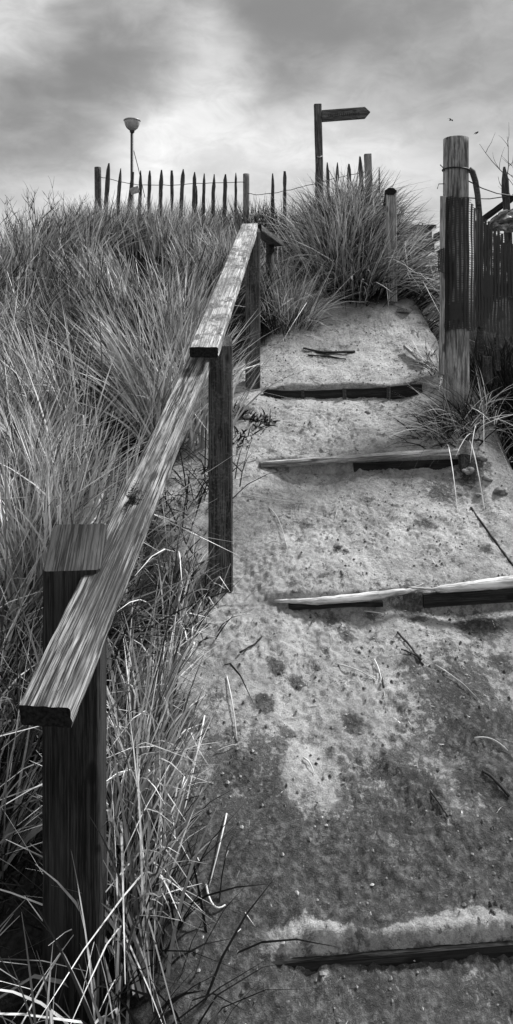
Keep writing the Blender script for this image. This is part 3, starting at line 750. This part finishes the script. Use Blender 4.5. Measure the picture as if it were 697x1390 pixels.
fr = thing('paling_fence', 'sparse paling fence half swallowed by grass on the right of the crest', 'fence', gbase(440, FZ), 'paling fences along the crest')
for i, (tx, ty, bx_, wd) in enumerate([(370.5,235,368,.034),(386.5,232,385,.032),(431,221,430,.044),(444.5,220,445,.03),(458.5,220,459,.032),(474,222,476,.04),(489,212,494,.042),(515,226,516,.016)]):
    z = FZ-.12; paling(gbase(bx_, z), P(tx, ty, z), wd, .022, fr, 130+i)
board('post', gbase(505, FZ), P(499.5, 209, FZ), .08, .07, [M['post_pale'], M['post_pale']], fr, up=Vector((0,-1,0)), seed=141)
wire('wire', [(334,262),(352,264),(372,262),(400,256),(427,249),(458,241),(475,237),(500,232)], FZ, fr)

# handrail stub above the mound
hs = thing('handrail_post', 'short pale post with dark rail end capping it beside the grass mound', 'post', gbase(531, 6.3))
board('post', gbase(533, 6.3), P(531.5, 258, 6.3), .085, .07, [M['board_pale'], M['board_pale']], hs, up=Vector((0,-1,0)), seed=151, rough=.003)
cap = P(531.5, 260, 6.28)
board('rail', cap+Vector((-.01,-.03,0)), cap+Vector((.07, .5, -.03)), .1, .06, [M['board_dark'], M['end']], hs, seed=152, bev=.4)

# ------------------------------------------------------------------ signpost
SZ = 8.4
sg = thing('signpost', 'leaning timber fingerpost with one arm pointing right on the dune crest', 'signpost', gbase(436, SZ))
board('post', gbase(437, SZ), P(431.5, 141.5, SZ), .088, .08, [M['sign'], M['end']], sg, up=Vector((0,-1,0)), seed=161, rough=.002, seg=60)
armp = [P(437,149.5,SZ), P(495.5,145,SZ), P(503,152,SZ), P(496,160.5,SZ), P(437,165,SZ)]
m4 = frame(armp[0].lerp(armp[4], .5), armp[2], Vector((0,0,1))); inv = m4.inverted()
vs = [inv@(p+Vector((0,dy,0))) for dy in (-.022, .022) for p in armp]
fs = [(0,4,3,2,1), (5,6,7,8,9)]+[(i, (i+1) % 5, (i+1) % 5+5, i+5) for i in range(5)]
arm = link('arm', from_py('arm', vs, fs, False), M['sign'], sg, m4)
bv = arm.modifiers.new('bevel', 'BEVEL'); bv.width = .004
# a few faint routed letter strokes, too worn to read
gp = []
for i, px in enumerate(np.arange(446, 488, 2.6)):
    q = inv@P(px, 155.3-(px-446)*.03, SZ-.023); gp.append(box_data((q.x, q.y, q.z), (.006, .002, .028+.012*((i*7) % 3))))
v_, f_ = merge(gp); link('worn_lettering', from_py('worn_lettering', v_, f_, False), M['board_dark'], sg, m4)
# tie on the post
tube('tie', [P(431,212,SZ-.05), P(434,213.5,SZ-.06), P(438,211.5,SZ-.05)], .008, M['plate'], sg, 5)

# ------------------------------------------------------------------ lamp
LZ = 21.6; lb = P(179.5, 0, LZ); gl = float(gz(lb.x, lb.y, False))
lp = thing('street_lamp', 'tall slim street lamp with a bowl head behind the crest fence', 'street lamp', (lb.x, lb.y, gl))
zt = P(0, 177, LZ).z
tube('pole', [(lb.x, lb.y, gl-.2), (lb.x, lb.y, gl+1.2), (lb.x, lb.y, zt)], [.07, .055, .05], M['metal'], lp, 14)
def lathe(name, prof, c, m, par, S=32):
    vs = []; fs = []
    for (r, z) in prof:
        for k in range(S): a = 2*math.pi*k/S; vs.append((r*math.cos(a), r*math.sin(a), z))
    for i in range(len(prof)-1):
        for k in range(S): k2 = (k+1) % S; fs.append((i*S+k, i*S+k2, (i+1)*S+k2, (i+1)*S+k))
    fs.append(tuple(reversed(range(S)))); fs.append(tuple(range((len(prof)-1)*S, len(prof)*S)))
    return link(name, from_py(name, vs, fs), m, par, Matrix.Translation(c))
lc = Vector((lb.x, lb.y, zt))
lathe('bowl', [(.055,0),(.10,.02),(.17,.08),(.215,.16),(.24,.25),(.245,.29)], lc, M['glass'], lp)
lathe('lamp_cap', [(.25,.29),(.262,.30),(.262,.325),(.20,.365),(.1,.385),(.02,.39)], lc, M['lamp_cap'], lp)
lathe('collar', [(.055,-.06),(.07,-.05),(.075,0),(.06,.01)], lc-Vector((0,0,.002)), M['metal'], lp)
tube('guy_wire', [P(181.5, 203, LZ), P(188, 228, LZ+.2), P(197, 268, LZ+.4)], .012, M['wire'], lp, 5)
# small plate on the fence behind the lamp
pv, pf = box_data((0,0,0), (.1, .012, .075))
pl = link('notice_plate', from_py('notice_plate', pv, pf, False), M['plate'], fl, Matrix.Translation(P(183, 258, FZ-.06))@Matrix.Rotation(-.3, 4, 'Y'))

# ------------------------------------------------------------------ building
BZ = 70.
def bp(px, py): return P(px, py, BZ)
g0 = float(gz(16, 70, False))
bd = thing('apartment_building', 'flat roofed grey building with dark balconies beyond the grass mound', 'building', (bp(570,0).x, BZ+4, g0))
x0, x1 = bp(500,0).x, bp(587,0).x; ztop = bp(0,309).z
def bpart(name, boxes, m, par=bd):
    v_, f_ = merge([box_data(((a_+b_)/2, (c_+d_)/2, (e_+h_)/2), (b_-a_, d_-c_, h_-e_)) for (a_, b_, c_, d_, e_, h_) in boxes])
    org = Vector(v_[0]); return link(name, from_py(name, [Vector(q)-org for q in v_], f_, False), m, par, Matrix.Translation(org))
bpart('wall', [(x0, x1, BZ, BZ+9, g0-.5, ztop)], M['wall'])
rf = bpart('roof', [(x0-.2, x1+.35, BZ-.35, BZ+9.3, ztop+.003, ztop+.28)], M['wall_dark'])
bpart('antenna', [(x1-.5, x1-.42, BZ+2, BZ+2.08, ztop+.283, ztop+.75), (x1-.7, x1-.22, BZ+2, BZ+2.05, ztop+.75, ztop+.8)], M['wall_dark'], rf)
bpart('side_wing', [(x1+.003, x1+.5, BZ+1, BZ+8, g0-.5, ztop-.9)], M['wall_dark'])
for fl_ in (0, 1, 2):
    zz = ztop-.9-fl_*1.9
    bl = bpart('balcony', [(x1+.5, x1+1.2, BZ+.5, BZ+4, zz-.15, zz)], M['wall_dark'])
    bpart('railing', [(x1+1.12+.003, x1+1.2, BZ+.5, BZ+4, zz+.003, zz+.75)], M['wall_dark'], bl)
for fl_ in range(3):
    for k in range(4):
        xx = x1-1.2-k*1.5; zz = ztop-1.6-fl_*2.6
        wv_ = bpart('window', [(xx-.5, xx+.4, BZ-.04, BZ+.02, zz-.4, zz+.8)], M['window'])
        bpart('sill', [(xx-.55, xx+.45, BZ-.12, BZ-.003, zz-.5, zz-.403)], M['wall'], wv_)
# low dark hedge in front of the far building
# ------------------------------------------------------------------ birds
for lab, px, py, a_ in [('tiny bird gliding in the sky, higher of the pair', 612.5, 162.5, .2), ('tiny banking bird, lower and nearer the right edge', 648, 180, -.5)]:
    c = P(px, py, 55); vs = []; fs = []
    body, bf = tube_data([Vector((0,-.16,0)), Vector((0,-.1,.0)), Vector((0,0,0)), Vector((0,.12,0)), Vector((0,.2,0))], [.012,.035,.045,.03,.008], 8)
    def wing(s):
        pts = [(0,-.05,.03),(0,.07,.03),(s*.13,.08,.09),(s*.14,-.05,.09),(s*.30,.12,.03),(s*.27,.0,.03)]
        vv = [Vector(p) for p in pts]+[Vector(p)-Vector((0,0,.01)) for p in pts]
        return vv, [(0,1,2,3),(3,2,4,5),(7,6,9,8),(8,9,11,10),(0,3,9,6),(1,7,8,2),(3,5,11,9),(2,8,10,4),(5,4,10,11),(0,6,7,1)]
    v_, f_ = merge([(body, bf), wing(1), wing(-1)])
    tag(link('bird', from_py('bird', v_, f_, False), M['bird'], None, Matrix.Translation(c)@Matrix.Rotation(a_, 4, 'Y')@Matrix.Rotation(.6, 4, 'Z')), lab, 'bird', 'birds over the dune')

# ------------------------------------------------------------------ bare shrubs on the skyline
def shrub(name, x, y, z, H, n_, label, sd_, group, lean=0):
    r = random.Random(sd_); parts = []
    def br(p, d, L, rad, lev):
        pts = [p]; q = p.copy(); dd = d.copy()
        for i in range(4):
            dd = (dd+Vector((r.uniform(-.25,.25), r.uniform(-.25,.25), r.uniform(-.05,.15)))).normalized(); q = q+dd*L/4; pts.append(q.copy())
        parts.append(tube_data(pts, [rad*(1-.17*i) for i in range(5)], 5, True))
        if lev > 0:
            for i in range(r.randint(3, 5)):
                k = r.randint(1, 4); a_ = r.uniform(0, 6.28)
                nd = (dd+Vector((math.cos(a_), math.sin(a_), .25))*.8).normalized()
                br(pts[k], nd, L*r.uniform(.35,.6), rad*.6, lev-1)
    for i in range(n_):
        a_ = r.uniform(0, 6.28); br(Vector((r.uniform(-.05,.05), r.uniform(-.05,.05), 0)), Vector((math.cos(a_)*.45+lean, math.sin(a_)*.3, 1)).normalized(), H*r.uniform(.7,1), .006, 2)
    v_, f_ = merge(parts)
    tag(link(name, from_py(name, v_, f_), M['twig'], None, Matrix.Translation((x, y, z))), label, 'shrub', group)
for i, (px, lab, H) in enumerate([(8, 'bare twiggy shrub on the skyline at the far left edge', .52), (48, 'bare shrub on the skyline with the tallest twigs, left of the crest fence', .6), (82, 'bare shrub on the skyline nearest the crest fence', .5)]):
    p = P(px, 300, 7.3); shrub('bare_shrub', p.x, p.y, P(0, 350, 7.3).z, H, 6, lab, 70+i, 'bare shrubs on the skyline')
p = P(738, 330, 5.4); shrub('bare_shrub', p.x, p.y, P(0, 330, 5.4).z, .62, 4, 'bare thorny shrub reaching in from the right behind the netting', 90, 'bare shrubs on the skyline', -.35)

# ------------------------------------------------------------------ litter on the sand
def lay(px, py, lift=.006):
    p = on_ground(px, py); p.z += lift; return p
straws = [([(455,903),(485,912),(511,926)],'pale curved straw lying across the middle of the lowest tread',.0035),
 ([(508,898),(518,915),(524,960)],'upright pale straw crossing a darker one on the lowest tread',.0032),
 ([(412,1032),(423,1042),(427,1055)],'short hooked straw beside the lower footprint',.003),
 ([(645,1006),(668,1004),(690,1022)],'bent straw near the right edge of the lowest tread',.003),
 ([(365,690),(382,705),(392,755)],'curved straw hanging beside the middle post on the sand',.003),
 ([(330,672),(365,684),(430,688)],'long thin pale straw across the sand right of the middle post',.0025),
 ([(308,1108),(297,1165),(284,1208)],'long straight straw on the dark damp patch low on the left',.0032),
 ([(280,1206),(287,1255),(306,1232)],'kinked straw forming a v near the lowest step',.0035),
 ([(308,920),(318,965),(322,1010)],'thin straw running down the pale sand left of the path',.0028),
 ([(293,1024),(310,1020),(322,1013)],'tiny straw joining a thin stem on the pale sand',.0026),
 ([(278,975),(262,1060),(247,1118)],'long tan stem bent towards the nearest post',.0035),
 ([(450,700),(462,692),(455,706)],'folded scrap of straw beside an upper footprint',.003),
 ([(206,1230),(228,1235),(248,1230)],'short straw lying level beside the nearest post',.004),
 ([(360,742),(372,735),(384,741)],'short straw scrap just below the middle post',.003),
 ([(495,832),(515,838),(522,836)],'short dark edged straw below the broken log',.003),
 ([(555,800),(568,808),(575,795)],'loose splinters of straw at the gap in the log',.003),
 ([(592,905),(620,925),(648,950)],'faint straw crossing the darker sand on the right',.0025)]
for pts, lab, r in straws:
    pp = [lay(*q) for q in pts]; sm_ = []
    for i in range(9):
        s = i/8; a_ = pp[0].lerp(pp[1], s); b_ = pp[1].lerp(pp[2], s); v = a_.lerp(b_, s); v.z = max(v.z, float(gz(v.x, v.y))+.004)+.006*math.sin(s*3.14); sm_.append(v)
    tag(tube('straw', sm_, [r*.95*(1-.05*i) for i in range(9)], M['straw'], None, 5), lab, 'straw', 'loose straws on the sand')
twigs = [([(412,474),(440,480),(482,478)],'dark twig lying across the sand above the highest step',.010),([(418,484),(445,484),(470,489)],'second dark twig tangled below the larger one above the steps',.006),
 ([(462,410),(478,408),(495,413)],'dark root stub at the foot of the grass mound',.008),([(540,860),(560,885),(572,900)],'dark stick pressed into the sand below the log',.005),
 ([(545,884),(565,893),(575,905)],'crumbling dark bark strip beside the pressed stick',.004),([(585,1078),(600,1100),(608,1112)],'small dark twig in the damp sand on the right',.004),
 ([(326,888),(345,878),(356,868)],'small dark twig on the sand beneath the middle post',.004),([(655,1050),(670,1060),(692,1085)],'dark stick lying towards the lower right edge',.005),
 ([(512,905),(518,920),(521,935)],'thin dark twig under the upright straw',.004)]
for k, (pts, lab, r) in enumerate(twigs):
    pp = [lay(*q, .004) for q in pts]; sm_ = [pp[0].lerp(pp[1], i/3) for i in range(3)]+[pp[1].lerp(pp[2], i/3) for i in range(4)]
    sm_ = [v+Vector((0, 0, random.uniform(0, .006))) for v in sm_]
    tag(tube('twig', sm_, [r*random.uniform(.6,1.1) for _ in sm_], M['twig'], None, 6), lab, 'twig', 'dark twigs on the sand')
# clods
def rock(name, c, s, m, lab, cat, grp_, sd_, sq=.6):
    r = random.Random(sd_); vs = []; fs = []; A, B = 14, 9; o_ = r.random()*40
    for j in range(B+1):
        th = math.pi*j/B
        for i in range(A):
            a_ = 2*math.pi*i/A; d = Vector((math.sin(th)*math.cos(a_), math.sin(th)*math.sin(a_), math.cos(th)))
            q = 1+.7*float(vn(d.x*1.6+o_, d.y*1.6+d.z*2.2+o_, 1.))+.3*float(vn(d.x*4+o_, d.z*4+d.y*3, 1.))
            vs.append((d.x*s*q*1.2, d.y*s*q, d.z*s*q*sq))
    for j in range(B):
        for i in range(A): i2 = (i+1) % A; fs.append((j*A+i, j*A+i2, (j+1)*A+i2, (j+1)*A+i))
    tag(link(name, from_py(name, vs, fs), m, None, Matrix.Translation(c)@Matrix.Rotation(r.uniform(0,6), 4, 'Z')), lab, cat, grp_)
for i, (px, py, s, lab) in enumerate([(459,741,.022,'larger clod of hard sand right of the middle of the upper tread'),(470,748,.014,'small clod touching the larger clod on the upper tread'),
   (638,640,.035,'sandy stone just right of the plank step stake'),(662,650,.028,'sandy stone half in straw right of the plank step'),(682,668,.032,'rounded sandy stone at the right edge by the hollow'),(650,672,.018,'small sandy stone below the stones beside the plank step'),
   (655,622,.03,'highest sandy stone beside the straw tuft'),(338,566,.03,'dark clod at the sand edge beside the farthest post'),(361,565,.02,'small clod right of the farthest post below the highest step'),(500,560,.018,'clod lying below the middle of the highest step'),(400,806,.012,'small clod resting above the thin end of the log')]):
    rock('clod' if 'clod' in lab else 'stone', lay(px, py, 0), s, M['stone'], lab, 'clod' if 'clod' in lab else 'stone', 'clods and stones on the path', 200+i)
# low leafy litter by the farthest post
c7 = [(on_ground(px, py).x, on_ground(px, py).y, .5, .1, -.1) for px, py in [(325,560),(340,570),(350,575),(362,568),(330,590),(320,600)]]
lf = grass_obj('leafy_weed', [tussocks(c7, 60, (.04, .12), (.008, .016), .05, fan=1.2, droop=.6, K=3)], [M['grass_dark']], tuple(on_ground(340, 575)))
tag(lf, 'low dark leafy weed on the sand between middle and farthest handrail posts', 'weed')
# short scattered straw scraps and grit, too many to count
Ns = 1500
px = -.25+1.6*rng.random(Ns); py = 1.4+5*rng.random(Ns); ok = (px > xb(py)-.05) & (vn(px, py, 2.2)+.5 > rng.random(Ns)*1.0+.05)
px, py = px[ok], py[ok]; m = len(px); a = rng.random(m)*6.28
dv = np.stack([np.cos(a), np.sin(a), .42*np.sin(a)+.02], -1); dv /= np.linalg.norm(dv, axis=1)[:, None]
L = .008+.05*rng.random(m)**3
sset = blades(np.stack([px, py, gz(px, py)+.002], -1), dv, L, .0015+.002*rng.random(m), rng.normal(size=(m, 3))*[.15,.15,.03], 3, flat=np.tile([0,0,1.], (m, 1)))
tag(grass_obj('straw_scraps', [sset], [M['grass']]), 'fine scraps of straw scattered over the trodden sand', 'straw scraps', kind='stuff')
def crumbs(N, size, m, name, label, seedo, dens):
    x = -.45+1.95*rng.random(N); y = 1.35+5.2*rng.random(N)
    ok = (x > xb(y)) & (vn(x+seedo, y, 2.6)+.6*vn(x, y+seedo, 7) > dens-.25*np.abs(rng.random(N)))
    x, y = x[ok], y[ok]; m_ = len(x)
    s_ = size[0]+(size[1]-size[0])*rng.random(m_)**4
    c = np.stack([x, y, gz(x, y)+s_*.2], -1)
    dirs = np.array([[1,0,0],[.3,.95,0],[-.8,.6,0],[-.8,-.6,0],[.3,-.95,0],[0,0,.8],[0,0,-.5]], float)
    rad = .6+.8*rng.random((m_, 7))
    v = c[:, None]+dirs[None]*(rad*s_[:, None])[..., None]
    f = np.array([[0,1,5],[1,2,5],[2,3,5],[3,4,5],[4,0,5],[1,0,6],[2,1,6],[3,2,6],[4,3,6],[0,4,6]])
    fc = (np.arange(m_)*7)[:, None, None]+f[None]
    me = np_mesh(name, v.reshape(-1, 3), fc.reshape(-1, 3), False); me.materials.append(m)
    o = bpy.data.objects.new(name, me); C.objects.link(o); tag(o, label, 'crumbs', kind='stuff')
M['crumb'] = blade_mat('crumb_sand', .1, .4, 1., 0.); M['crumb_dark'] = blade_mat('crumb_dark', .02, .1, 1., 0.)
crumbs(9000, (.001, .0075), M['crumb'], 'sand_crumbs', 'crumbs of sand kicked over the trodden path', 2., .02)
crumbs(8000, (.001, .008), M['crumb_dark'], 'soil_crumbs', 'dark crumbs of peat and bark strewn over the sand', 6., .1)
print('polys', sum(len(o.data.polygons) for o in C.objects if o.type == 'MESH'))
